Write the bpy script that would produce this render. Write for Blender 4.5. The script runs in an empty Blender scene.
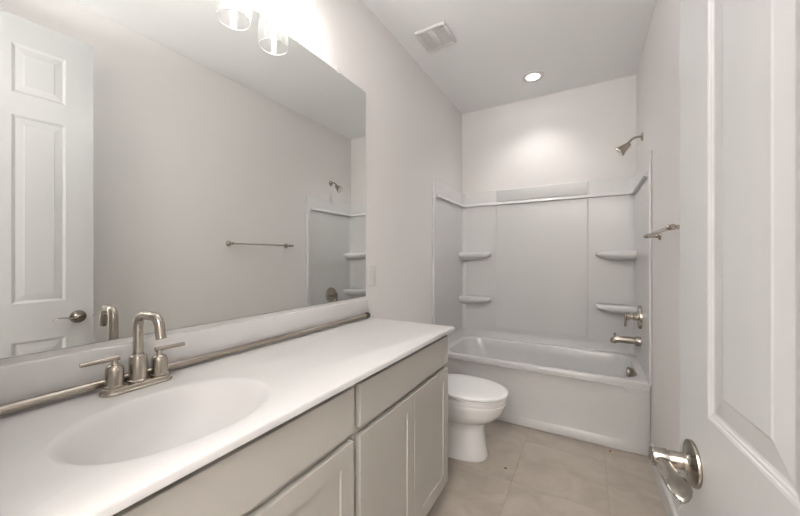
import bpy, bmesh, math
from math import sin, cos, pi, radians
from mathutils import Vector, Matrix

S = bpy.context.scene
COL = S.collection

# ------------------------------------------------------------------ camera, light, exposure
CX, CZ = 1.13645, 1.24985
W, D, H = 1.47828, 3.2689, 2.7476          # room width, depth to the back wall, ceiling height
YF = -0.03                                 # inner face of the wall the door hangs in

cam_d = bpy.data.cameras.new('camera')
cam_d.sensor_fit = 'HORIZONTAL'
cam_d.sensor_width = 36.0
cam_d.lens = 326.38 / 800 * 36.0
cam_d.clip_start = 0.02
cam = bpy.data.objects.new('camera', cam_d)
COL.objects.link(cam)
cam.location = (CX, 0.0, CZ)
cam.rotation_euler = (pi / 2, 0, 0.522674)
S.camera = cam

world = bpy.data.worlds.new('world')
S.world = world
world.use_nodes = True
world.node_tree.nodes['Background'].inputs['Color'].default_value = (0.9, 0.95, 1.0, 1)
world.node_tree.nodes['Background'].inputs['Strength'].default_value = 0.3

BULB_STRENGTH = 165.0
DOWNLIGHT_STRENGTH = 20.0
DOWNLIGHT_SPOT = 21.0
HALL_FILL_POWER = 108.0
S.view_settings.view_transform = 'Standard'
S.view_settings.look = 'None'
S.view_settings.gamma = 1.0
S.view_settings.use_curve_mapping = False
S.view_settings.exposure = 0.13

hall_l = bpy.data.lights.new('hallway_fill', 'AREA')
hall_l.shape = 'DISK'
hall_l.size = 0.5
hall_l.energy = HALL_FILL_POWER
hall_l.color = (1.0, 0.985, 0.965)
hall_o = bpy.data.objects.new('hallway_fill', hall_l)
COL.objects.link(hall_o)
hall_o.location = (0.90, -1.05, 1.85)          # added unseen fill light, aimed up so the hallway ceiling spreads it
hall_o.rotation_euler = (pi, 0, 0)


# ------------------------------------------------------------------ materials
def mat(name, base, rough=0.5, metal=0.0, spec=0.5, bump=None, coat=0.0, var=None):
    m = bpy.data.materials.new(name)
    m.use_nodes = True
    nt = m.node_tree
    b = nt.nodes['Principled BSDF']
    b.inputs['Base Color'].default_value = (*base, 1)
    b.inputs['Roughness'].default_value = rough
    b.inputs['Metallic'].default_value = metal
    b.inputs['Specular IOR Level'].default_value = spec
    b.inputs['Coat Weight'].default_value = coat
    b.inputs['Coat Roughness'].default_value = 0.08
    tc = nt.nodes.new('ShaderNodeTexCoord')
    if bump:
        scale, strength, dist = bump
        n = nt.nodes.new('ShaderNodeTexNoise')
        n.inputs['Scale'].default_value = scale
        n.inputs['Detail'].default_value = 3
        nt.links.new(tc.outputs['Object'], n.inputs['Vector'])
        bp = nt.nodes.new('ShaderNodeBump')
        bp.inputs['Strength'].default_value = strength
        bp.inputs['Distance'].default_value = dist
        nt.links.new(n.outputs['Fac'], bp.inputs['Height'])
        nt.links.new(bp.outputs['Normal'], b.inputs['Normal'])
    if var:
        scale, amount = var
        n = nt.nodes.new('ShaderNodeTexNoise')
        n.inputs['Scale'].default_value = scale
        n.inputs['Detail'].default_value = 4
        nt.links.new(tc.outputs['Object'], n.inputs['Vector'])
        r = nt.nodes.new('ShaderNodeValToRGB')
        r.color_ramp.elements[0].position = 0.3
        r.color_ramp.elements[1].position = 0.7
        r.color_ramp.elements[0].color = (*[c * (1 - amount) for c in base], 1)
        r.color_ramp.elements[1].color = (*[min(1, c * (1 + amount)) for c in base], 1)
        nt.links.new(n.outputs['Fac'], r.inputs['Fac'])
        nt.links.new(r.outputs['Color'], b.inputs['Base Color'])
    return m


M_WALL = mat('wall_paint', (0.82, 0.792, 0.775), 0.75, spec=0.25, bump=(260, 0.12, 0.002))
M_CEIL = mat('ceiling_paint', (0.90, 0.897, 0.89), 0.85, spec=0.2, bump=(180, 0.15, 0.002))
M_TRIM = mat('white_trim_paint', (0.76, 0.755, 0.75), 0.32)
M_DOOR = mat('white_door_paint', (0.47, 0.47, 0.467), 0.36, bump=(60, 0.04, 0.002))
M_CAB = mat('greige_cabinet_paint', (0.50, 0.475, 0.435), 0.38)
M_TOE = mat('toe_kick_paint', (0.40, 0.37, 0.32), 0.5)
M_TOP = mat('cultured_marble', (0.70, 0.682, 0.672), 0.42, var=(7, 0.02))
M_TUB = mat('white_acrylic', (0.64, 0.628, 0.62), 0.16, coat=0.4)
M_SURR = mat('white_fiberglass', (0.73, 0.722, 0.712), 0.3)
M_POR = mat('white_porcelain', (0.86, 0.845, 0.83), 0.08, coat=0.5)
M_SEAT = mat('white_seat_plastic', (0.90, 0.89, 0.88), 0.22)
M_PLAS = mat('white_plastic', (0.72, 0.70, 0.68), 0.35)
M_NICK = mat('brushed_nickel', (0.45, 0.405, 0.355), 0.25, metal=1.0, bump=(900, 0.03, 0.0005))
M_NICKD = mat('satin_nickel', (0.33, 0.30, 0.265), 0.2, metal=1.0)
M_DARK = mat('dark_rubber', (0.06, 0.055, 0.05), 0.6)
M_HOLE = mat('dark_gap', (0.03, 0.028, 0.025), 0.8)
M_RED = mat('red_plastic', (0.55, 0.03, 0.02), 0.4)
M_SPECK = mat('brown_crumb', (0.08, 0.055, 0.04), 0.8)
M_MIRR = mat('mirror_silver', (0.86, 0.875, 0.86), 0.0, metal=1.0)
M_MEDGE = mat('mirror_edge', (0.42, 0.46, 0.44), 0.2)


def emit_mat(name, col, strength):
    m = bpy.data.materials.new(name)
    m.use_nodes = True
    nt = m.node_tree
    nt.nodes.remove(nt.nodes['Principled BSDF'])
    e = nt.nodes.new('ShaderNodeEmission')
    e.inputs['Color'].default_value = (*col, 1)
    e.inputs['Strength'].default_value = strength
    nt.links.new(e.outputs[0], nt.nodes['Material Output'].inputs['Surface'])
    return m


M_BULB = emit_mat('lit_bulb', (1.0, 0.985, 0.965), BULB_STRENGTH)
M_LENS = emit_mat('lit_downlight_lens', (1.0, 0.985, 0.965), DOWNLIGHT_STRENGTH)


def glass_mat():
    m = bpy.data.materials.new('clear_seeded_glass')
    m.use_nodes = True
    nt = m.node_tree
    nt.nodes.remove(nt.nodes['Principled BSDF'])
    N = nt.nodes.new
    tr = N('ShaderNodeBsdfTransparent')
    gl = N('ShaderNodeBsdfGlossy')
    gl.inputs['Roughness'].default_value = 0.04
    df = N('ShaderNodeBsdfTranslucent')
    df.inputs['Color'].default_value = (0.9, 0.9, 0.9, 1)
    lw = N('ShaderNodeLayerWeight')
    lw.inputs['Blend'].default_value = 0.35
    tc = N('ShaderNodeTexCoord')
    vo = N('ShaderNodeTexVoronoi')
    vo.inputs['Scale'].default_value = 140
    nt.links.new(tc.outputs['Object'], vo.inputs['Vector'])
    bp = N('ShaderNodeBump')
    bp.inputs['Strength'].default_value = 0.25
    bp.inputs['Distance'].default_value = 0.002
    nt.links.new(vo.outputs['Distance'], bp.inputs['Height'])
    nt.links.new(bp.outputs['Normal'], gl.inputs['Normal'])
    m1 = N('ShaderNodeMixShader')
    m1.inputs['Fac'].default_value = 0.02
    nt.links.new(tr.outputs[0], m1.inputs[1])
    nt.links.new(df.outputs[0], m1.inputs[2])
    m2 = N('ShaderNodeMixShader')
    mp = N('ShaderNodeMapRange')
    mp.inputs['To Min'].default_value = 0.03
    mp.inputs['To Max'].default_value = 0.6
    nt.links.new(lw.outputs['Facing'], mp.inputs['Value'])
    nt.links.new(mp.outputs[0], m2.inputs['Fac'])
    nt.links.new(m1.outputs[0], m2.inputs[1])
    nt.links.new(gl.outputs[0], m2.inputs[2])
    nt.links.new(m2.outputs[0], nt.nodes['Material Output'].inputs['Surface'])
    return m


M_GLASS = glass_mat()
M_RIM = mat('glass_rim', (0.9, 0.9, 0.89), 0.15)
M_RIM.node_tree.nodes['Principled BSDF'].inputs['Transmission Weight'].default_value = 0.35


def tile_mat():
    m = bpy.data.materials.new('beige_floor_tile')
    m.use_nodes = True
    nt = m.node_tree
    b = nt.nodes['Principled BSDF']
    N = nt.nodes.new
    L = nt.links.new
    tc = N('ShaderNodeTexCoord')
    sx = N('ShaderNodeSeparateXYZ')
    L(tc.outputs['Object'], sx.inputs[0])

    def mth(op, a, bv=None):
        n = N('ShaderNodeMath')
        n.operation = op
        if isinstance(a, (int, float)):
            n.inputs[0].default_value = a
        else:
            L(a, n.inputs[0])
        if bv is not None:
            if isinstance(bv, (int, float)):
                n.inputs[1].default_value = bv
            else:
                L(bv, n.inputs[1])
        return n.outputs[0]
    PX, PY = 0.4613, 0.4680
    u = mth('DIVIDE', mth('ADD', sx.outputs[0], 10 * PX - 0.767), PX)
    v = mth('DIVIDE', mth('ADD', sx.outputs[1], 10 * PY - 2.362), PY)
    fu, fv = mth('FRACT', u), mth('FRACT', v)
    eu = mth('MINIMUM', fu, mth('SUBTRACT', 1.0, fu))
    ev = mth('MINIMUM', fv, mth('SUBTRACT', 1.0, fv))
    e = mth('MINIMUM', eu, ev)
    g = N('ShaderNodeMapRange')
    g.inputs['From Min'].default_value = 0.0035
    g.inputs['From Max'].default_value = 0.0065
    L(e, g.inputs['Value'])
    # each tile shows another cut of the cloudy pattern
    cell = N('ShaderNodeCombineXYZ')
    L(mth('MULTIPLY', mth('FLOOR', u), 3.7), cell.inputs[0])
    L(mth('MULTIPLY', mth('FLOOR', v), 5.3), cell.inputs[1])
    ad = N('ShaderNodeVectorMath')
    L(tc.outputs['Object'], ad.inputs[0])
    L(cell.outputs[0], ad.inputs[1])
    sc = N('ShaderNodeVectorMath')
    sc.operation = 'MULTIPLY'
    sc.inputs[1].default_value = (0.9, 1.25, 1)
    L(ad.outputs[0], sc.inputs[0])
    n1 = N('ShaderNodeTexNoise')
    n1.inputs['Scale'].default_value = 5
    n1.inputs['Detail'].default_value = 7
    n1.inputs['Roughness'].default_value = 0.62
    n1.inputs['Distortion'].default_value = 0.8
    L(sc.outputs[0], n1.inputs['Vector'])
    r = N('ShaderNodeValToRGB')
    r.color_ramp.elements[0].position = 0.28
    r.color_ramp.elements[0].color = (0.39, 0.338, 0.285, 1)
    r.color_ramp.elements[1].position = 0.72
    r.color_ramp.elements[1].color = (0.54, 0.48, 0.416, 1)
    L(n1.outputs['Fac'], r.inputs['Fac'])
    mx = N('ShaderNodeMix')
    mx.data_type = 'RGBA'
    mx.inputs[6].default_value = (0.41, 0.36, 0.305, 1)
    L(g.outputs[0], mx.inputs[0])
    L(r.outputs['Color'], mx.inputs[7])
    L(mx.outputs[2], b.inputs['Base Color'])
    b.inputs['Roughness'].default_value = 0.42
    b.inputs['Specular IOR Level'].default_value = 0.35
    bp = N('ShaderNodeBump')
    bp.inputs['Strength'].default_value = 0.4
    bp.inputs['Distance'].default_value = 0.002
    L(g.outputs[0], bp.inputs['Height'])
    L(bp.outputs['Normal'], b.inputs['Normal'])
    return m


M_TILE = tile_mat()


# ------------------------------------------------------------------ mesh helpers
def bm_box(bm, lo, hi, bev=0.0, seg=2):
    vs = [bm.verts.new((x, y, z)) for x in (lo[0], hi[0]) for y in (lo[1], hi[1]) for z in (lo[2], hi[2])]
    fs = []
    for q in ((0, 1, 3, 2), (4, 6, 7, 5), (0, 4, 5, 1), (2, 3, 7, 6), (0, 2, 6, 4), (1, 5, 7, 3)):
        fs.append(bm.faces.new([vs[i] for i in q]))
    if bev > 0:
        es = list({e for f in fs for e in f.edges})
        bmesh.ops.bevel(bm, geom=es, offset=bev, segments=seg, profile=0.5, affect='EDGES')
    return vs


def bm_loft(bm, loops, cap0=False, cap1=False, closed=True):
    rings = [[bm.verts.new(p) for p in lp] for lp in loops]
    n = len(rings[0])
    rng = range(n) if closed else range(n - 1)
    for a, b in zip(rings, rings[1:]):
        for i in rng:
            j = (i + 1) % n
            bm.faces.new((a[i], a[j], b[j], b[i]))
    if cap0:
        bm.faces.new(rings[0][::-1])
    if cap1:
        bm.faces.new(rings[-1])
    return rings


def bm_lathe(bm, prof, seg=32, mtx=None, cap0=True, cap1=True):
    """prof: (radius, height) pairs turned about z, then moved by mtx."""
    mtx = mtx or Matrix.Identity(4)
    loops = []
    for r, h in prof:
        loops.append([mtx @ Vector((r * cos(2 * pi * i / seg), r * sin(2 * pi * i / seg), h)) for i in range(seg)])
    bm_loft(bm, loops, cap0, cap1)


def bm_tube(bm, pts, rad, seg=16, caps=True):
    pts = [Vector(p) for p in pts]
    rad = rad if isinstance(rad, (list, tuple)) else [rad] * len(pts)
    loops = []
    up = None
    for i, p in enumerate(pts):
        d = (pts[min(i + 1, len(pts) - 1)] - pts[max(i - 1, 0)]).normalized()
        if up is None:
            up = Vector((0, 0, 1)) if abs(d.z) < 0.9 else Vector((0, 1, 0))
        s = d.cross(up).normalized()
        up = s.cross(d).normalized()
        loops.append([p + rad[i] * (cos(2 * pi * k / seg) * s + sin(2 * pi * k / seg) * up) for k in range(seg)])
    bm_loft(bm, loops, caps, caps)


def arc(c, r, a0, a1, n, plane='xz', fixed=0.0):
    out = []
    for i in range(n + 1):
        a = radians(a0 + (a1 - a0) * i / n)
        p, q = c[0] + r * cos(a), c[1] + r * sin(a)
        out.append((p, fixed, q) if plane == 'xz' else (p, q, fixed))
    return out


def axis_mtx(loc, direction):
    d = Vector(direction).normalized()
    return Matrix.Translation(loc) @ d.to_track_quat('Z', 'Y').to_matrix().to_4x4()


def link(name, bm, m, parent=None, smooth=False, angle=35, origin=None):
    bmesh.ops.recalc_face_normals(bm, faces=bm.faces)
    me = bpy.data.meshes.new(name)
    bm.to_mesh(me)
    bm.free()
    me.materials.append(m)
    o = bpy.data.objects.new(name, me)
    COL.objects.link(o)
    if smooth:
        for p in me.polygons:
            p.use_smooth = True
        try:
            me.set_sharp_from_angle(angle=radians(angle))
        except AttributeError:
            pass
    if parent is not None:
        o.parent = parent
        # geometry is written in room coordinates: undo the parents' placement
        mw = Matrix.Identity(4)
        q = parent
        while q is not None:
            mw = (q.matrix_parent_inverse if q.parent else Matrix.Identity(4)) @ q.matrix_basis @ mw
            q = q.parent
        o.matrix_parent_inverse = mw.inverted()
    return o


def thing(name, label, cat, loc, group=None):
    o = bpy.data.objects.new(name, None)
    o.empty_display_size = 0.05
    COL.objects.link(o)
    o.location = loc
    o['label'] = label
    o['category'] = cat
    if group:
        o['group'] = group
    return o


def tag(o, label, cat, group=None):
    o['label'] = label
    o['category'] = cat
    if group:
        o['group'] = group
    return o


def struct(o):
    o['kind'] = 'structure'
    return o


def box_obj(name, lo, hi, m, parent=None, bev=0.0, seg=2):
    bm = bmesh.new()
    bm_box(bm, lo, hi, bev, seg)
    return link(name, bm, m, parent, smooth=bev > 0)


def rrect(x0, x1, y0, y1, r, k=6):
    """rounded rectangle, counter-clockwise, 4*(k+1) points, always the same count."""
    r = min(r, (x1 - x0) / 2 - 1e-4, (y1 - y0) / 2 - 1e-4)
    out = []
    for cx, cy, a0 in ((x1 - r, y1 - r, 0), (x0 + r, y1 - r, 90), (x0 + r, y0 + r, 180), (x1 - r, y0 + r, 270)):
        for i in range(k + 1):
            a = radians(a0 + 90 * i / k)
            out.append((cx + r * cos(a), cy + r * sin(a)))
    return out


# ------------------------------------------------------------------ room shell
T = 0.12
HY = -1.55            # far side of the hallway behind the camera
struct(box_obj('floor', (-T, HY - T, -0.1), (W + T, D + T, 0.0), M_TILE))
struct(box_obj('ceiling', (-T, HY - T, H), (W + T, D + T, H + 0.1), M_CEIL))
struct(box_obj('wall_left', (-T, HY - T, 0), (0, D + T, H), M_WALL))
struct(box_obj('wall_right', (W, HY - T, 0), (W + T, D + T, H), M_WALL))
struct(box_obj('wall_back', (0, D, 0), (W, D + T, H), M_WALL))
struct(box_obj('wall_hallway', (0, HY - T, 0), (W, HY, H), M_WALL))
DO0, DO1, DOH = 0.625, 1.352, 2.452       # door opening
bm = bmesh.new()
bm_box(bm, (0, YF - T, 0), (DO0 - 0.018, YF, H))
bm_box(bm, (DO1 + 0.018, YF - T, 0), (W, YF, H))
bm_box(bm, (DO0 - 0.018, YF - T, DOH + 0.018), (DO1 + 0.018, YF, H))
struct(link('wall_front', bm, M_WALL))
bm = bmesh.new()                           # door jamb lining
bm_box(bm, (DO0 - 0.017, YF - T - 0.004, 0), (DO0, YF + 0.004, DOH))
bm_box(bm, (DO1, YF - T - 0.004, 0), (DO1 + 0.017, YF + 0.004, DOH))
bm_box(bm, (DO0 - 0.017, YF - T - 0.004, DOH), (DO1 + 0.017, YF + 0.004, DOH + 0.017))
struct(link('trim_1', bm, M_TRIM))
bm = bmesh.new()                           # casing round the doorway
bm_box(bm, (DO0 - 0.075, YF + 0.0045, 0), (DO0 - 0.005, YF + 0.018, DOH + 0.075), 0.003)
bm_box(bm, (DO0 - 0.005, YF + 0.0045, DOH + 0.005), (DO1 + 0.075, YF + 0.018, DOH + 0.075), 0.003)
bm_box(bm, (DO1 + 0.03, YF + 0.0045, 0), (DO1 + 0.075, YF + 0.018, DOH + 0.005), 0.003)
struct(link('trim_2', bm, M_TRIM))


def baseboard(name, p0, p1, nrm, h=0.105, t=0.013):
    bm = bmesh.new()
    n = Vector(nrm)
    prof = [(0, 0), (t, 0), (t, h - 0.022), (t - 0.003, h - 0.010), (t - 0.008, h - 0.002), (0, h)]
    loops = []
    for p in (p0, p1):
        loops.append([Vector((p[0], p[1], 0)) + n * a + Vector((0, 0, b)) for a, b in prof])
    bm_loft(bm, loops, True, True)
    return struct(link(name, bm, M_TRIM))


baseboard('baseboard_right', (W, 0.01), (W, 2.508), (-1, 0, 0), h=0.118)
baseboard('baseboard_left', (0, 1.575), (0, 2.508), (1, 0, 0), h=0.118)

# ------------------------------------------------------------------ panelled door, standing open
AD = 0.0926
U = Vector((sin(AD), -cos(AD), 0))         # along the leaf from the latch edge to the hinges
NV = Vector((-cos(AD), -sin(AD), 0))       # out of the face that looks into the room
E0 = Vector((1.2728, 0.7257, 0))
DW, DT, DZ0, DZ1 = 0.711, 0.035, 0.012, 2.4353


def dp(t, z, off=0.0):
    p = E0 + U * t + NV * off
    return Vector((p.x, p.y, z))


door = bpy.data.objects.new('door_1', None)
COL.objects.link(door)
door.location = E0 + U * DW
door['kind'] = 'structure'
door['label'] = 'white six panel door standing open in the right foreground'

bm = bmesh.new()
cols = [(0.108, 0.297), (0.414, 0.603)]
rows = [(0.235, 0.835), (1.024, 1.953), (2.059, 2.302)]
ts = sorted({0, DW, *[c for p in cols for c in p]})
zs = sorted({DZ0, DZ1, *[c for p in rows for c in p]})


def is_panel(t0, z0):
    return any(abs(t0 - c[0]) < 1e-6 for c in cols) and any(abs(z0 - r[0]) < 1e-6 for r in rows)


for face, off, sgn in (('room', 0.0, 1), ('wall', -DT, -1)):
    vv = {(t, z): bm.verts.new(dp(t, z, off)) for t in ts for z in zs}
    for i in range(len(ts) - 1):
        for j in range(len(zs) - 1):
            t0, t1, z0, z1 = ts[i], ts[i + 1], zs[j], zs[j + 1]
            ring = [vv[t0, z0], vv[t1, z0], vv[t1, z1], vv[t0, z1]]
            if not is_panel(t0, z0):
                bm.faces.new(ring)
                continue
            # ogee sticking, quirk, wide bevel up to the raised field
            for ins, dep in ((0.0035, -0.0007), (0.0055, -0.0016), (0.008, -0.0021), (0.0105, -0.0031), (0.013, -0.0036), (0.0150, -0.0037), (0.0400, -0.0014), (0.0440, -0.0006)):
                nr = [bm.verts.new(dp(a, b, off + sgn * dep)) for a, b in
                      ((t0 + ins, z0 + ins), (t1 - ins, z0 + ins), (t1 - ins, z1 - ins), (t0 + ins, z1 - ins))]
                for k in range(4):
                    bm.faces.new((ring[k], ring[(k + 1) % 4], nr[(k + 1) % 4], nr[k]))
                ring = nr
            bm.faces.new(ring)
    if face == 'room':
        front = vv
for i in range(len(ts) - 1):
    for z in (DZ0, DZ1):
        bm.faces.new((front[ts[i], z], front[ts[i + 1], z], vv[ts[i + 1], z], vv[ts[i], z]))
for j in range(len(zs) - 1):
    for t in (0, DW):
        bm.faces.new((front[t, zs[j]], front[t, zs[j + 1]], vv[t, zs[j + 1]], vv[t, zs[j]]))
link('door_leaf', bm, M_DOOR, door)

HZ, HT = 0.932, 0.062
Z3 = Vector((0, 0, 1))


def lever_set(side):
    """side +1: room face, -1: face towards the wall."""
    base = 0.0 if side > 0 else -DT
    nrm = NV * side
    c = dp(HT, HZ, base)
    L = bpy.data.objects.new('door_lever', None)
    COL.objects.link(L)
    L.parent = door
    L.matrix_parent_inverse = Matrix.Translation(door.location).inverted()
    L.location = c
    L['label'] = 'satin nickel lever handle'
    bm = bmesh.new()
    bm_lathe(bm, [(0.0335, 0.0003), (0.034, 0.0025), (0.033, 0.005), (0.028, 0.0062), (0.018, 0.007), (0.0145, 0.009), (0.013, 0.014)], 40, axis_mtx(c, nrm))
    ro = link('rosette', bm, M_NICKD, L, True, 50)
    bm = bmesh.new()
    bm_lathe(bm, [(0.0125, 0.010), (0.0125, 0.030), (0.0115, 0.031), (0.0115, 0.0325), (0.0135, 0.0335), (0.014, 0.0525), (0.0128, 0.0545), (0.011, 0.055)], 32, axis_mtx(c, nrm))
    # the wave shaped blade: wide away from the door, thin in height
    loops = []
    for t, off, dz, w, h in ((-0.004, 0.043, 0.0, 0.008, 0.008), (0.012, 0.0425, -0.002, 0.0105, 0.0085), (0.026, 0.042, -0.002, 0.0125, 0.006),
                             (0.042, 0.042, 0.001, 0.0142, 0.0042), (0.058, 0.042, 0.004, 0.0155, 0.0036), (0.072, 0.042, 0.005, 0.0158, 0.0034),
                             (0.084, 0.042, 0.0035, 0.0145, 0.0032), (0.093, 0.042, 0.0005, 0.0110, 0.003), (0.099, 0.042, -0.0025, 0.0062, 0.0026), (0.1015, 0.042, -0.004, 0.002, 0.0018)):
        cc = c + U * t + nrm * off + Z3 * dz
        loops.append([cc + nrm * (w * cos(2 * pi * k / 20)) + Z3 * (h * sin(2 * pi * k / 20)) for k in range(20)])
    bm_loft(bm, loops, True, True)
    link('lever', bm, M_NICKD, L, True, 50)


lever_set(1)
lever_set(-1)
bm = bmesh.new()
c = dp(0, HZ, -DT / 2)
m4 = Matrix.Translation(c) @ Matrix.Rotation(AD, 4, 'Z')
vs = bm_box(bm, (-0.0125, -0.0005, -0.028), (0.0125, 0.0008, 0.028))
vs += bm_box(bm, (-0.006, 0.0008, -0.008), (0.006, 0.009, 0.008), 0.002)
bmesh.ops.transform(bm, matrix=m4, verts=bm.verts[:])
link('latch', bm, M_NICKD, door)
for hz in (0.25, 1.22, 2.2):
    bm = bmesh.new()
    bm_lathe(bm, [(0.0065, hz - 0.045), (0.0065, hz + 0.045)], 14, Matrix.Translation((dp(DW + 0.004, 0, 0.004).x, dp(DW + 0.004, 0, 0.004).y, 0)))
    link('hinge', bm, M_NICKD, door, True)

# ------------------------------------------------------------------ bathtub
TY, TZ = 2.548, 0.462
TX0, TX1, TY1 = 0.003, W - 0.003, D - 0.003
tub = thing('bathtub', 'white alcove bathtub below the surround at the far end of the room', 'bathtub', (W / 2, (TY + D) / 2, 0))
bm = bmesh.new()
K = 8
R0 = lambda x0, x1, y0, y1, r, z: [(x, y, z) for x, y in rrect(x0, x1, y0, y1, r, K)]
bx0, bx1, by0, by1 = 0.085, 1.425, 2.612, 3.205
loops = [
    R0(TX0, TX1, TY + 0.001, TY1, 0.004, TZ - 0.035),
    R0(TX0, TX1, TY, TY1, 0.004, TZ - 0.012),
    R0(TX0, TX1, TY + 0.003, TY1, 0.005, TZ - 0.004),
    R0(TX0, TX1, TY + 0.012, TY1 - 0.0003, 0.006, TZ),
    R0(bx0 - 0.014, bx1 + 0.014, by0 - 0.014, by1 + 0.014, 0.15, TZ + 0.001),
    R0(bx0 - 0.004, bx1 + 0.004, by0 - 0.004, by1 + 0.004, 0.15, TZ - 0.003),
    R0(bx0, bx1, by0, by1, 0.15, TZ - 0.014),
    R0(bx0 + 0.02, bx1 - 0.010, by0 + 0.008, by1 - 0.008, 0.16, TZ - 0.08),
    R0(bx0 + 0.07, bx1 - 0.025, by0 + 0.022, by1 - 0.022, 0.17, TZ - 0.20),
    R0(bx0 + 0.13, bx1 - 0.045, by0 + 0.045, by1 - 0.045, 0.17, TZ - 0.30),
    R0(bx0 + 0.19, bx1 - 0.09, by0 + 0.085, by1 - 0.085, 0.16, TZ - 0.345),
    R0(bx0 + 0.30, bx1 - 0.20, by0 + 0.17, by1 - 0.17, 0.10, TZ - 0.355),
]
bm_loft(bm, loops, False, True)
link('basin', bm, M_TUB, tub, True, 50)
bm = bmesh.new()                           # apron with a shallow recessed field
RZ = lambda x0, x1, z0, z1, r, y: [(x, y, z) for x, z in rrect(x0, x1, z0, z1, r, K)]
zt = TZ - 0.036
loops = [
    RZ(TX0, TX1, 0.002, zt, 0.002, TY + 0.03),
    RZ(TX0, TX1, 0.002, zt, 0.002, TY + 0.004),
    RZ(TX0 + 0.005, TX1 - 0.005, 0.006, zt - 0.003, 0.003, TY),
    RZ(TX0 + 0.085, TX1 - 0.105, 0.050, zt - 0.010, 0.05, TY),
    RZ(TX0 + 0.100, TX1 - 0.120, 0.064, zt - 0.014, 0.045, TY + 0.010),
    RZ(TX0 + 0.107, TX1 - 0.127, 0.071, zt - 0.017, 0.042, TY + 0.012),
    RZ(TX0 + 0.4, TX1 - 0.4, 0.2, 0.3, 0.01, TY + 0.012),
]
bm_loft(bm, loops, False, True)
link('apron', bm, M_TUB, tub, True, 40)
bm = bmesh.new()
om = axis_mtx((1.420, 2.893, 0.416), (-1, 0, 0.10))
bm_lathe(bm, [(0.018, 0.0), (0.029, 0.006), (0.034, 0.018), (0.035, 0.036), (0.032, 0.040), (0.010, 0.042)], 32, om)
o = link('overflow_plate', bm, M_NICK, tub, True, 40)
o['label'] = 'round nickel overflow plate'

# ------------------------------------------------------------------ tub surround
sur = thing('tub_surround', 'glossy white three sided wall surround with moulded shelves above the bathtub', 'tub surround', (W / 2, D, 0.54))
SY = 2.512


def u_path(off, r, k=6, y0=SY):
    """open U in plan along the three alcove walls, off from the walls, corners rounded by r."""
    xa, xb, yb = off, W - off, D - off
    pts = [(xa, y0)]
    for i in range(k + 1):
        a = radians(180 - 90 * i / k)
        pts.append((xa + r + r * cos(a), yb - r + r * sin(a)))
    for i in range(k + 1):
        a = radians(90 - 90 * i / k)
        pts.append((xb - r + r * cos(a), yb - r + r * sin(a)))
    pts.append((xb, y0))
    return pts


def u_shell(bm, prof, y0, back):
    """prof: (off, corner radius, z) from bottom to top, closed off against the walls by back."""
    loops = [[(x, y, z) for x, y in u_path(o, r, 6, y0)] for o, r, z in prof]
    first = [(x, y, prof[0][2]) for x, y in u_path(back, 0.005, 6, y0)]
    last = [(x, y, prof[-1][2]) for x, y in u_path(back, 0.005, 6, y0)]
    rings = bm_loft(bm, [first] + loops + [last], False, False, closed=False)
    for e in (0, -1):
        bm.faces.new([r[e] for r in rings] if e else [r[e] for r in rings][::-1])


LZ = 1.800
PT, PU = 0.013, 0.008                      # panel stand-off below and above the ledge
bm = bmesh.new()
u_shell(bm, [(0.010, 0.05, TZ + 0.0008), (0.009, 0.05, 0.524), (0.010, 0.05, 0.530), (PT, 0.05, 0.536), (PT, 0.05, LZ - 0.034)], SY + 0.05, 0.002)
link('lower_panel', bm, M_SURR, sur, True, 30)
bm = bmesh.new()
u_shell(bm, [(PT, 0.05, LZ - 0.0335), (0.035, 0.043, LZ - 0.031), (0.0375, 0.042, LZ - 0.029), (0.0375, 0.042, LZ - 0.026), (0.022, 0.048, LZ - 0.006), (0.012, 0.05, LZ)], SY + 0.05, 0.002)
link('ledge', bm, M_SURR, sur, True, 60)
bm = bmesh.new()
u_shell(bm, [(PU, 0.05, LZ + 0.0005), (PU, 0.05, 1.910), (PU - 0.003, 0.05, 1.916), (PU - 0.007, 0.045, 1.918)], SY + 0.05, 0.002)
link('upper_band', bm, M_SURR, sur, True, 30)
for xa, xb in ((0.0006, 0.0165), (W - 0.0165, W - 0.0006)):
    bm = bmesh.new()
    bm_box(bm, (xa, SY, TZ + 0.0015), (xb, SY + 0.053, 1.915), 0.006, 4)
    link('edge_column', bm, M_SURR, sur, True, 60)
bm = bmesh.new()                           # raised centre field on the back wall, with its strip above the ledge
for z0, z1, yo in ((0.562, LZ - 0.036, D - PT), (LZ + 0.001, 1.9165, D - PU)):
    xa, xb = 0.357, 1.136
    loops = [RZ(xa, xb, z0, z1, 0.006, yo + 0.001), RZ(xa + 0.001, xb - 0.001, z0 + 0.001, z1 - 0.001, 0.006, yo - 0.008),
             RZ(xa + 0.005, xb - 0.005, z0 + 0.005, z1 - 0.005, 0.006, yo - 0.011)]
    bm_loft(bm, loops, True, True)
link('centre_panel', bm, M_SURR, sur, True, 30)


def corner_shelf(xa, xb, ydepth, z, right):
    """moulded shelf across a back corner: xa is the free end on the back wall, xb the side wall face."""
    n = 24
    yb = D - PT - 0.0005

    def outline(sc):
        out = []
        L = abs(xb - xa) * sc
        dep = ydepth * sc
        sg = -1 if right else 1
        out.append((xb, yb))
        for i in range(n + 1):
            a = pi / 2 * i / n
            e = 2 / 5.0
            out.append((xb + sg * L * cos(a) ** e, yb - dep * sin(a) ** e))
        return out
    bm = bmesh.new()
    loops = []
    for sc, dz in ((0.62, -0.072), (0.80, -0.060), (0.93, -0.047), (0.985, -0.038), (1.0, -0.028), (0.998, -0.014), (0.985, -0.004), (0.96, 0.0), (0.92, -0.002), (0.86, -0.004)):
        loops.append([(x, y, z + dz) for x, y in outline(sc)])
    bm_loft(bm, loops, True, True)
    return link('corner_shelf', bm, M_SURR, sur, True, 50)


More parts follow.
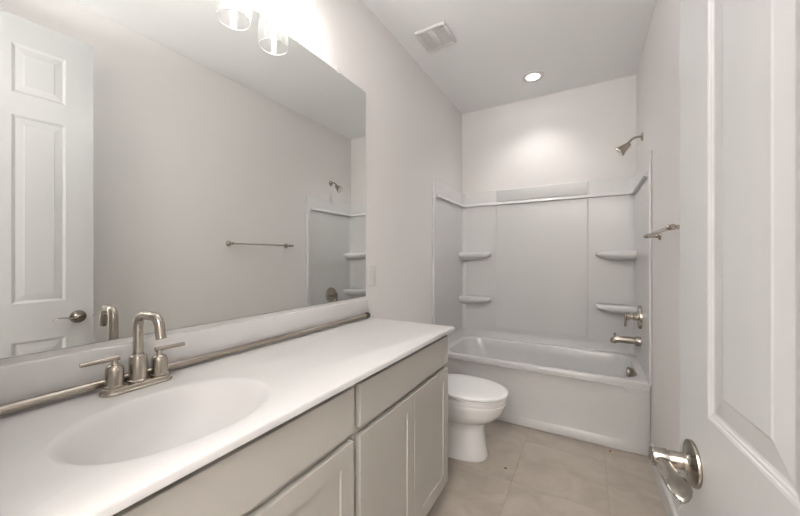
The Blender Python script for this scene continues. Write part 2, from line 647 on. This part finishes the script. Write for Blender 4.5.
for z in (1.306, 0.868):
    corner_shelf(0.305, PT + 0.0005, 0.125, z, False)
    corner_shelf(1.193, W - PT - 0.0005, 0.14, z, True)

# ------------------------------------------------------------------ shower fittings on the right wall
SHY = 2.898
shower = thing('shower_fixture', 'nickel shower head on a curved arm high on the right wall above the tub', 'shower head', (W, SHY, 2.118))
bm = bmesh.new()
bm_lathe(bm, [(0.031, 0.0005), (0.031, 0.004), (0.026, 0.010), (0.014, 0.014)], 32, axis_mtx((W, SHY, 2.120), (-1, 0, 0)))
link('flange', bm, M_NICK, shower, True, 45)
bm = bmesh.new()
bm_tube(bm, [(W - 0.006, SHY, 2.122), (W - 0.03, SHY, 2.1245), (W - 0.05, SHY, 2.121), (W - 0.068, SHY, 2.110), (W - 0.083, SHY, 2.094), (W - 0.094, SHY, 2.077)], 0.0085)
link('shower_arm', bm, M_NICK, shower, True)
hd = Vector((1.336 - 1.3835, 0, 2.033 - 2.071))
bm = bmesh.new()
bm_lathe(bm, [(0.011, -0.016), (0.0155, -0.010), (0.020, -0.004), (0.0215, 0.004), (0.024, 0.014), (0.031, 0.040), (0.0380, 0.058), (0.0395, 0.066), (0.0375, 0.069)], 36, axis_mtx((1.388, SHY, 2.074), hd))
link('spray_head', bm, M_NICK, shower, True, 45)
bm = bmesh.new()
hm = axis_mtx((1.388, SHY, 2.074), hd)
bm_lathe(bm, [(0.034, 0.066), (0.034, 0.0705), (0.030, 0.071)], 32, hm)
for rr, nn in ((0.012, 6), (0.022, 11), (0.030, 16)):
    for i in range(nn):
        a = 2 * pi * i / nn
        bm_lathe(bm, [(0.0016, 0.0705), (0.0012, 0.073)], 6, hm @ Matrix.Translation((rr * cos(a), rr * sin(a), 0)))
o = link('spray_face', bm, M_PLAS, shower, True, 45)
o['label'] = 'pale nozzle face'

SX = W - PT - 0.0005                            # face of the surround on the right wall
valve = thing('shower_valve', 'round nickel mixer valve with a lever on the right surround wall above the tub spout', 'shower valve', (SX, 2.880, 0.826))
bm = bmesh.new()
bm_lathe(bm, [(0.083, 0.0005), (0.083, 0.012), (0.080, 0.017), (0.050, 0.021), (0.028, 0.023)], 48, axis_mtx((SX, 2.880, 0.826), (-1, 0, 0)))
link('escutcheon', bm, M_NICK, valve, True, 45)
bm = bmesh.new()
bm_lathe(bm, [(0.026, 0.018), (0.026, 0.044), (0.021, 0.047), (0.021, 0.064), (0.026, 0.066), (0.026, 0.084), (0.018, 0.088)], 32, axis_mtx((SX, 2.880, 0.826), (-1, 0, 0)))
link('hub', bm, M_NICK, valve, True, 45)
bm = bmesh.new()
bm_tube(bm, [(SX - 0.080, 2.880, 0.826), (SX - 0.092, 2.880, 0.825)], 0.013)
bm_tube(bm, [(SX - 0.093, 2.880, 0.842), (SX - 0.093, 2.880, 0.80), (SX - 0.094, 2.880, 0.752)], [0.0095, 0.0085, 0.0075])
link('lever', bm, M_NICK, valve, True, 45)

spout = thing('tub_spout', 'nickel tub spout with a diverter knob on the right surround wall', 'tub spout', (SX, 2.890, 0.65))
bm = bmesh.new()
bm_lathe(bm, [(0.034, 0.0005), (0.034, 0.030), (0.030, 0.034), (0.026, 0.035)], 32, axis_mtx((SX, 2.890, 0.650), (-1, 0, 0)))
link('flange', bm, M_NICK, spout, True, 45)
bm = bmesh.new()
bm_tube(bm, [(SX - 0.010, 2.89, 0.650), (SX - 0.06, 2.89, 0.652), (SX - 0.128, 2.89, 0.652), (SX - 0.152, 2.89, 0.648), (SX - 0.164, 2.89, 0.640), (SX - 0.168, 2.89, 0.622)],
        [0.0265, 0.026, 0.025, 0.0245, 0.023, 0.019], 24)
link('spout_body', bm, M_NICK, spout, True, 60)
bm = bmesh.new()
bm_lathe(bm, [(0.004, 0), (0.004, 0.016), (0.008, 0.018), (0.009, 0.026), (0.006, 0.030)], 16, Matrix.Translation((SX - 0.157, 2.89, 0.666)))
link('diverter_knob', bm, M_NICK, spout, True, 45)

# ------------------------------------------------------------------ towel bar on the right wall
tb = thing('towel_bar', 'nickel towel bar on the right wall between the open door and the tub', 'towel bar', (W, 1.945, 1.37))
for y in (2.245, 1.646):
    bm = bmesh.new()
    bm_lathe(bm, [(0.024, 0.0005), (0.024, 0.004), (0.020, 0.009), (0.012, 0.013), (0.0095, 0.02), (0.0085, 0.044), (0.011, 0.048), (0.0125, 0.058), (0.011, 0.070), (0.006, 0.075)], 28, axis_mtx((W, y, 1.371), (-1, 0, 0)))
    link('post', bm, M_NICK, tb, True, 45)
bm = bmesh.new()
bm_tube(bm, [(W - 0.060, 1.616, 1.371), (W - 0.060, 2.275, 1.371)], 0.0075)
for y, s in ((1.618, -1), (2.273, 1)):
    bm_lathe(bm, [(0.0095, 0.0), (0.0105, 0.003), (0.0105, 0.008), (0.007, 0.012)], 16, axis_mtx((W - 0.060, y, 1.371), (0, s, 0)))
link('bar', bm, M_NICK, tb, True, 45)

# ------------------------------------------------------------------ toilet
TC = 2.042
toi = thing('toilet', 'white two piece toilet with closed lid between vanity and bathtub', 'toilet', (0.4, TC, 0))


def egg(x0, x1, hw, z, n=48, xs=0.42, p=2.25, back_p=2.6):
    """elongated outline: widest at fraction xs from the back."""
    xm = x0 + (x1 - x0) * xs
    out = []
    for i in range(n):
        a = 2 * pi * i / n
        c, s = cos(a), sin(a)
        q = p if c >= 0 else back_p
        rx = (x1 - xm) if c >= 0 else (xm - x0)
        out.append((xm + rx * math.copysign(abs(c) ** (2 / q), c), TC + hw * math.copysign(abs(s) ** (2 / q), s), z))
    return out


bm = bmesh.new()
loops = [egg(0.10, 0.590, 0.118, 0.001, p=2.6), egg(0.10, 0.592, 0.119, 0.012, p=2.6), egg(0.105, 0.586, 0.115, 0.030, p=2.6), egg(0.11, 0.578, 0.112, 0.10, p=2.6),
         egg(0.11, 0.572, 0.110, 0.17, p=2.5), egg(0.11, 0.572, 0.112, 0.215, p=2.5), egg(0.11, 0.600, 0.130, 0.232), egg(0.115, 0.652, 0.160, 0.262), egg(0.12, 0.684, 0.173, 0.300),
         egg(0.125, 0.698, 0.179, 0.340), egg(0.13, 0.704, 0.1815, 0.358), egg(0.13, 0.7005, 0.1800, 0.362), egg(0.13, 0.7035, 0.1815, 0.366), egg(0.13, 0.704, 0.182, 0.386), egg(0.135, 0.699, 0.178, 0.392)]
bm_loft(bm, loops, True, True)
link('bowl', bm, M_POR, toi, True, 50)
bm = bmesh.new()
loops = [egg(0.23, 0.703, 0.179, 0.3925), egg(0.228, 0.708, 0.183, 0.396), egg(0.228, 0.708, 0.183, 0.404), egg(0.23, 0.700, 0.176, 0.4075)]
bm_loft(bm, loops, True, True)
link('seat', bm, M_SEAT, toi, True, 50)
bm = bmesh.new()
loops = [egg(0.24, 0.698, 0.174, 0.4115), egg(0.228, 0.7145, 0.188, 0.4135), egg(0.228, 0.7145, 0.188, 0.420), egg(0.231, 0.710, 0.185, 0.4255), egg(0.245, 0.69, 0.170, 0.4295), egg(0.30, 0.60, 0.11, 0.4315)]
bm_loft(bm, loops, True, True)
link('lid', bm, M_SEAT, toi, True, 50)
for y in (TC - 0.075, TC + 0.075):
    bm = bmesh.new()
    bm_tube(bm, [(0.212, y - 0.02, 0.405), (0.212, y + 0.02, 0.405)], 0.0125)
    link('lid_hinge', bm, M_SEAT, toi, True)
bm = bmesh.new()
R4 = lambda x0, x1, y0, y1, r, z: [(x, y, z) for x, y in rrect(x0, x1, y0, y1, r, 5)]
bm_loft(bm, [R4(0.02, 0.185, TC - 0.175, TC + 0.175, 0.03, 0.3925), R4(0.014, 0.195, TC - 0.195, TC + 0.195, 0.03, 0.42), R4(0.012, 0.198, TC - 0.205, TC + 0.205, 0.03, 0.69)], True, True)
link('tank', bm, M_POR, toi, True, 50)
bm = bmesh.new()
bm_loft(bm, [R4(0.010, 0.202, TC - 0.21, TC + 0.21, 0.03, 0.6905), R4(0.008, 0.206, TC - 0.214, TC + 0.214, 0.032, 0.696), R4(0.008, 0.206, TC - 0.214, TC + 0.214, 0.032, 0.715), R4(0.014, 0.200, TC - 0.208, TC + 0.208, 0.03, 0.723)], True, True)
link('tank_lid', bm, M_POR, toi, True, 50)
bm = bmesh.new()
bm_lathe(bm, [(0.013, 0.0), (0.013, 0.010), (0.008, 0.014)], 20, axis_mtx((0.198, TC - 0.15, 0.645), (1, 0, 0)))
bm_tube(bm, [(0.214, TC - 0.15, 0.645), (0.218, TC - 0.12, 0.643), (0.218, TC - 0.075, 0.640)], [0.006, 0.0055, 0.007], 12)
link('flush_lever', bm, M_NICK, toi, True, 45)

# ------------------------------------------------------------------ vanity cabinet
van = thing('vanity_cabinet', 'greige painted vanity with shaker doors standing along the left wall', 'vanity cabinet', (0.27, 0.77, 0))
VX, VY0, VY1, VZ0, VZ1 = 0.515, 0.012, 1.526, 0.105, 0.8845
bm = bmesh.new()
bm_box(bm, (0.003, VY0, VZ0), (VX - 0.019, VY1, 0.74))
# face frame: rails and stiles
bm_box(bm, (VX - 0.019, VY0, VZ0), (VX, VY1, VZ1))
bm_box(bm, (0.003, VY0, 0.74), (0.02, VY1, VZ1))
bm_box(bm, (0.02, VY0, 0.74), (VX - 0.019, VY0 + 0.016, VZ1))
bm_box(bm, (0.02, VY1 - 0.016, 0.74), (VX - 0.019, VY1, VZ1))
link('carcass', bm, M_CAB, van)
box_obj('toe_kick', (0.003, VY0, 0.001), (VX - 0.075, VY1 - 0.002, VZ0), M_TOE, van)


def slab_front(y0, y1, z0, z1, name, recess):
    x0, x1 = VX + 0.0012, VX + 0.0205
    bm = bmesh.new()
    RX = lambda ins, x: [(x, y0 + ins, z0 + ins), (x, y1 - ins, z0 + ins), (x, y1 - ins, z1 - ins), (x, y0 + ins, z1 - ins)]
    loops = [RX(0, x0), RX(0, x1 - 0.0014), RX(0.0014, x1)]
    if recess:
        f = 0.056
        loops += [RX(f, x1), RX(f + 0.0012, x1 - 0.0055)]
    bm_loft(bm, loops, True, True)
    return link(name, bm, M_CAB, van)


for a, b in ((0.030, 0.769), (0.801, 1.520)):
    slab_front(a, b, 0.733, 0.866, 'drawer_front', False)
    mid = (a + b) / 2
    slab_front(a, mid - 0.0007, 0.148, 0.708, 'cabinet_door', True)
    slab_front(mid + 0.0007, b, 0.148, 0.708, 'cabinet_door', True)

# ------------------------------------------------------------------ countertop with moulded basin
top = thing('vanity_countertop', 'white cultured marble countertop with an oval moulded basin and backsplash', 'countertop', (0.27, 0.78, 0.881))
CT, CF, CY0, CY1 = 0.903, 0.552, 0.004, 1.569
BX, BY, BRX, BRY = 0.330, 0.394, 0.155, 0.196
N = 96


def rect_pt(a, x0, x1, y0, y1):
    c, s = cos(a), sin(a)
    tx = ((x1 - BX) / c if c > 0 else (x0 - BX) / c) if abs(c) > 1e-9 else 1e9
    ty = ((y1 - BY) / s if s > 0 else (y0 - BY) / s) if abs(s) > 1e-9 else 1e9
    t = min(tx, ty)
    return BX + c * t, BY + s * t


angs = [2 * pi * i / N for i in range(N)]
for x, y in ((CF, CY0), (CF, CY1), (0.002, CY0), (0.002, CY1)):
    angs.append(math.atan2(y - BY, x - BX) % (2 * pi))
angs = sorted(angs)


def rect_loop(ins, z):
    x0, x1, y0, y1 = 0.002, CF - ins, CY0 + ins, CY1 - ins
    out = []
    for a in angs:
        x, y = rect_pt(a, 0.002, CF, CY0, CY1)
        out.append((min(x, x1), max(y0, min(y, y1)), z))
    return out


def oval(s, z, dx=0.0, p=2.15):
    out = []
    for a in angs:
        # equal direction for every loop keeps the quads straight
        c, sn = cos(a), sin(a)
        r = (abs(c / BRX) ** p + abs(sn / BRY) ** p) ** (-1 / p)
        out.append((BX + dx + s * r * c, BY + s * r * sn, z))
    return out


bm = bmesh.new()
bm_loft(bm, [rect_loop(0.02, CT - 0.018), rect_loop(0.0, CT - 0.018), rect_loop(0.0, CT - 0.005), rect_loop(0.0015, CT - 0.0015), rect_loop(0.005, CT), oval(1.12, CT), oval(1.06, CT - 0.0004)])
link('slab', bm, M_TOP, top, True, 50)
bm = bmesh.new()
bm_loft(bm, [oval(1.06, CT - 0.0004), oval(1.03, CT - 0.0018), oval(1.0, CT - 0.006), oval(0.97, CT - 0.014), oval(0.93, CT - 0.030), oval(0.86, CT - 0.058), oval(0.76, CT - 0.085), oval(0.6, CT - 0.108),
             oval(0.4, CT - 0.121), oval(0.2, CT - 0.126), oval(0.12, CT - 0.127)], False, True)
link('basin', bm, M_TOP, top, True, 60)
bm = bmesh.new()
bm_lathe(bm, [(0.024, 0.0), (0.024, 0.002), (0.019, 0.003), (0.017, 0.001), (0.006, 0.001)], 28, Matrix.Translation((BX, BY, CT - 0.1268)))
link('drain', bm, M_NICK, top, True)
BSZ = 1.010
bm = bmesh.new()
bm_box(bm, (0.002, CY0, CT + 0.0005), (0.021, CY1 - 0.006, BSZ), 0.0025, 2)
link('backsplash', bm, M_TOP, top, True, 50)

# ------------------------------------------------------------------ mirror
mir = thing('wall_mirror', 'large frameless mirror on the left wall above the backsplash', 'mirror', (0, 0.78, 1.62))
MY0, MY1, MZ0, MZ1 = 0.004, 1.5605, 1.0245, 2.2235
box_obj('backing', (0.0008, MY0, MZ0), (0.0052, MY1, MZ1), M_MEDGE, mir)
bm = bmesh.new()
v = [bm.verts.new(p) for p in ((0.0056, MY0 + 0.0012, MZ0 + 0.0012), (0.0056, MY1 - 0.0012, MZ0 + 0.0012), (0.0056, MY1 - 0.0012, MZ1 - 0.0012), (0.0056, MY0 + 0.0012, MZ1 - 0.0012))]
w_ = [bm.verts.new((0.0053, p.co.y, p.co.z)) for p in v]
bm.faces.new(v)
bm.faces.new(w_[::-1])
for i in range(4):
    bm.faces.new((v[i], w_[i], w_[(i + 1) % 4], v[(i + 1) % 4]))
link('glass', bm, M_MIRR, mir)
for y in (0.20, 1.318):
    bm = bmesh.new()
    bm_box(bm, (0.0008, y - 0.012, MZ1 + 0.0003), (0.008, y + 0.012, MZ1 + 0.016), 0.002)
    bm_box(bm, (0.0059, y - 0.010, MZ1 - 0.007), (0.0085, y + 0.010, MZ1 + 0.004), 0.001)
    link('mirror_clip', bm, M_PLAS, mir, True)

# ------------------------------------------------------------------ faucet
fau = thing('faucet', 'brushed nickel two handle faucet with a squared arch spout behind the basin', 'faucet', (0.083, 0.411, CT))
FX, FY = 0.083, 0.411
bm = bmesh.new()


def stad(ins, z, dy=0.0):
    return [(x, y, z) for x, y in rrect(FX - 0.0285 + ins, FX + 0.0285 - ins, FY - 0.081 + ins, FY + 0.081 - ins, 0.028, 8)]


bm_loft(bm, [stad(0.0, CT + 0.0005), stad(0.0, CT + 0.004), stad(0.0018, CT + 0.006), stad(0.0035, CT + 0.0075), stad(0.0045, CT + 0.0145), stad(0.008, CT + 0.017)], True, True)
link('base_plate', bm, M_NICK, fau, True, 40)
for s in (-1, 1):
    y = FY + s * 0.0505
    h = bpy.data.objects.new('handle', None)
    COL.objects.link(h)
    h.parent = fau
    h.matrix_parent_inverse = Matrix.Translation(fau.location).inverted()
    h.location = (FX, y, CT + 0.017)
    bm = bmesh.new()
    bm_lathe(bm, [(0.0215, CT + 0.0172), (0.0215, CT + 0.021), (0.0190, CT + 0.0225), (0.0190, CT + 0.060), (0.0180, CT + 0.066), (0.0145, CT + 0.071), (0.0085, CT + 0.074), (0.0070, CT + 0.078), (0.0070, CT + 0.087)],
             32, Matrix.Translation((FX, y, 0)))
    link('handle_body', bm, M_NICK, h, True, 40)
    bm = bmesh.new()
    a, b = (y - s * 0.010, y + s * 0.066)
    bm_tube(bm, [(FX, a, CT + 0.0895), (FX, y + s * 0.02, CT + 0.0892), (FX - 0.001, b, CT + 0.0885)], [0.0066, 0.0062, 0.0056], 16)
    link('lever', bm, M_NICK, h, True, 40)
bm = bmesh.new()
bm_lathe(bm, [(0.0235, CT + 0.0172), (0.0235, CT + 0.021), (0.0205, CT + 0.023), (0.0205, CT + 0.078), (0.0190, CT + 0.083), (0.0135, CT + 0.087), (0.0130, CT + 0.090)], 32, Matrix.Translation((FX, FY, 0)))
link('spout_body', bm, M_NICK, fau, True, 40)
bm = bmesh.new()
zt_ = CT + 0.195
r_ = 0.032
path = [(FX, FY, CT + 0.088), (FX, FY, CT + 0.13), (FX, FY, zt_ - r_ - 0.004)] + arc((FX + r_, zt_ - r_), r_, 180, 90, 8, 'xz', FY) \
    + arc((FX + 0.072, zt_ - 0.001 - r_), r_, 88, 12, 8, 'xz', FY) + [(FX + 0.1065, FY, CT + 0.150), (FX + 0.110, FY, CT + 0.138)]
ang_ = 0.10
path = [(FX + (p[0] - FX) * 0.93 * cos(ang_), FY + (p[0] - FX) * 0.93 * sin(ang_), p[2]) for p in path]
bm_tube(bm, path, [0.0115] * (len(path) - 2) + [0.0118, 0.0118], 20)
link('spout', bm, M_NICK, fau, True, 50)
bm = bmesh.new()
bm_lathe(bm, [(0.003, 0.0), (0.003, 0.045), (0.0055, 0.047), (0.0055, 0.056), (0.003, 0.058)], 14, Matrix.Translation((FX - 0.0215, FY, CT + 0.016)))
link('lift_rod', bm, M_NICK, fau, True)

# ------------------------------------------------------------------ rod lying along the backsplash
rod = thing('shower_rod', 'long nickel shower curtain rod lying on the countertop against the backsplash', 'shower rod', (0.036, 0.78, CT))
bm = bmesh.new()
RX_, RZc, RR = 0.0395, CT + 0.0185, 0.0113
bm_tube(bm, [(RX_, 0.03, RZc), (RX_, 0.70, RZc), (RX_, 1.522, RZc)], RR, 24)
link('tube', bm, M_NICK, rod, True, 50)
for y0, y1 in ((0.012, 0.036), (1.516, 1.540)):
    bm = bmesh.new()
    s = 1 if y1 > 1 else -1
    ya = y0 if s > 0 else y1
    bm_lathe(bm, [(0.0118, 0.0), (0.0165, 0.002), (0.0178, 0.006), (0.0178, 0.018), (0.0155, 0.023), (0.0105, 0.0235), (0.0105, 0.021)], 24, axis_mtx((RX_, ya, RZc), (0, s, 0)))
    o = link('end_cap', bm, M_DARK, rod, True, 40)
    o['label'] = 'dark rubber end cap'

# ------------------------------------------------------------------ light switch
sw = thing('light_switch', 'white wall plate with a rocker beside the far end of the mirror', 'light switch', (0, 1.625, 1.143))
bm = bmesh.new()
bm_box(bm, (0.0006, 1.5945, 1.083), (0.0065, 1.6705, 1.203), 0.003, 3)
link('plate', bm, M_PLAS, sw, True, 50)
bm = bmesh.new()
bm_box(bm, (0.0066, 1.6155, 1.110), (0.0095, 1.6495, 1.176), 0.0012)
link('rocker', bm, M_PLAS, sw, True, 50)

# ------------------------------------------------------------------ vanity light
vl = thing('vanity_light', 'three shade nickel vanity light on the left wall above the mirror', 'vanity light', (0, 0.80, 2.45))
bm = bmesh.new()
bm_box(bm, (0.0008, 0.70, 2.425), (0.022, 0.90, 2.535), 0.006, 3)
link('back_plate', bm, M_NICK, vl, True, 50)
bm = bmesh.new()
bm_tube(bm, [(0.055, 0.57, 2.482), (0.055, 1.03, 2.482)], 0.010, 18)
bm_tube(bm, [(0.018, 0.76, 2.482), (0.055, 0.76, 2.482)], 0.008)
bm_tube(bm, [(0.018, 0.84, 2.482), (0.055, 0.84, 2.482)], 0.008)
link('crossbar', bm, M_NICK, vl, True, 50)
LX, LZ0 = 0.094, 2.195
for y in (0.604, 0.794, 0.984):
    lamp = bpy.data.objects.new('lamp_arm', None)
    COL.objects.link(lamp)
    lamp.parent = vl
    lamp.matrix_parent_inverse = Matrix.Translation(vl.location).inverted()
    lamp.location = (LX, y, 2.40)
    bm = bmesh.new()
    bm_tube(bm, [(0.055, y, 2.482), (0.075, y, 2.480), (0.088, y, 2.470), (LX, y, 2.455), (LX, y, 2.43)], 0.007, 14)
    bm_lathe(bm, [(0.010, 2.432), (0.026, 2.428), (0.028, 2.420), (0.028, 2.385), (0.020, 2.382), (0.017, 2.375), (0.017, 2.345)], 24, Matrix.Translation((LX, y, 0)))
    link('socket', bm, M_NICK, lamp, True, 45)
    bm = bmesh.new()
    prof = [(0.0595, LZ0), (0.0635, LZ0 + 0.018), (0.0668, LZ0 + 0.045), (0.0672, LZ0 + 0.065), (0.0640, LZ0 + 0.095), (0.0560, LZ0 + 0.130), (0.0440, LZ0 + 0.158), (0.0330, LZ0 + 0.172), (0.0290, LZ0 + 0.182)]
    bm_lathe(bm, prof, 48, Matrix.Translation((LX, y, 0)), False, False)
    link('glass_shade', bm, M_GLASS, lamp, True, 60)
    bm = bmesh.new()
    bm_loft(bm, [[(LX + (0.0595 + 0.0016 * cos(b)) * cos(2 * pi * i / 48), y + (0.0595 + 0.0016 * cos(b)) * sin(2 * pi * i / 48), LZ0 + 0.0016 * sin(b)) for i in range(48)] for b in [2 * pi * k / 8 for k in range(9)]])
    link('shade_rim', bm, M_RIM, lamp, True, 60)
    bm = bmesh.new()
    bm_lathe(bm, [(0.007, 2.346), (0.0082, 2.335), (0.0085, 2.31), (0.0085, 2.235), (0.0075, 2.220), (0.005, 2.213), (0.002, 2.2105)], 24, Matrix.Translation((LX, y, 0)))
    link('bulb', bm, M_BULB, lamp, True, 80)

# ------------------------------------------------------------------ recessed downlight
dl = thing('ceiling_downlight', 'round lit recessed downlight in the ceiling in front of the tub alcove', 'downlight', (0.742, 2.887, H))
bm = bmesh.new()
dm = axis_mtx((0.742, 2.887, H), (0, 0, -1))
bm_lathe(bm, [(0.086, 0.0005), (0.085, 0.004), (0.076, 0.0065), (0.060, 0.0055), (0.0505, 0.0012)], 48, dm, False, False)
link('trim_ring', bm, M_PLAS, dl, True, 50)
bm = bmesh.new()
bm_lathe(bm, [(0.0500, 0.0006), (0.0500, 0.0016)], 40, dm)
link('lens', bm, M_LENS, dl)
sp_l = bpy.data.lights.new('downlight_beam', 'SPOT')
sp_l.energy = DOWNLIGHT_SPOT
sp_l.color = (1.0, 0.985, 0.965)
sp_l.spot_size = radians(116)
sp_l.spot_blend = 0.75
sp_l.shadow_soft_size = 0.04
sp_o = bpy.data.objects.new('downlight_beam', sp_l)
COL.objects.link(sp_o)
sp_o.parent = dl
sp_o.location = (0, 0, -0.010)

# ------------------------------------------------------------------ exhaust fan grille
ev = thing('exhaust_vent', 'square white exhaust fan grille in the ceiling near the left wall', 'ceiling vent', (0.247, 2.03, H))
x0, x1, y0, y1 = 0.140, 0.352, 1.922, 2.142
bm = bmesh.new()
zt = H - 0.0006
zl = H - 0.018
bm_box(bm, (x0, y0, zl), (x1, y0 + 0.020, zt), 0.004)
bm_box(bm, (x0, y1 - 0.020, zl), (x1, y1, zt), 0.004)
bm_box(bm, (x0, y0 + 0.0203, zl), (x0 + 0.020, y1 - 0.0203, zt), 0.003)
bm_box(bm, (x1 - 0.020, y0 + 0.0203, zl), (x1, y1 - 0.0203, zt), 0.003)
bm_box(bm, (0.222, y0 + 0.0203, zl), (0.262, y1 - 0.0203, zt), 0.003)
link('grille_frame', bm, M_PLAS, ev, True, 50)
bm = bmesh.new()
for a, b in ((x0 + 0.0205, 0.2215), (0.2625, x1 - 0.0205)):
    bm_box(bm, (a, y0 + 0.021, H - 0.004), (b, y1 - 0.021, H - 0.001))
    yy = y0 + 0.028
    while yy < y1 - 0.03:
        bm_box(bm, (a, yy, H - 0.0165), (b, yy + 0.0075, H - 0.0045))
        yy += 0.0115
link('louvres', bm, M_PLAS, ev)

# ------------------------------------------------------------------ specks on the floor
bm = bmesh.new()
bm_lathe(bm, [(0.006, 0.0004), (0.0075, 0.0015), (0.0065, 0.004), (0.003, 0.005)], 16, Matrix.Translation((1.2598, 2.505, 0)))
tag(link('red_cap', bm, M_RED, None, True), 'tiny red plastic dot on the floor tile at the foot of the tub', 'plastic cap')
bm = bmesh.new()
bm_tube(bm, [(0.704, 1.985, 0.0035), (0.712, 1.990, 0.005), (0.722, 1.989, 0.0035)], [0.0018, 0.0033, 0.0016], 8)
tag(link('crumb', bm, M_SPECK, None, True), 'tiny dark crumb lying on the floor tile in front of the toilet', 'debris')
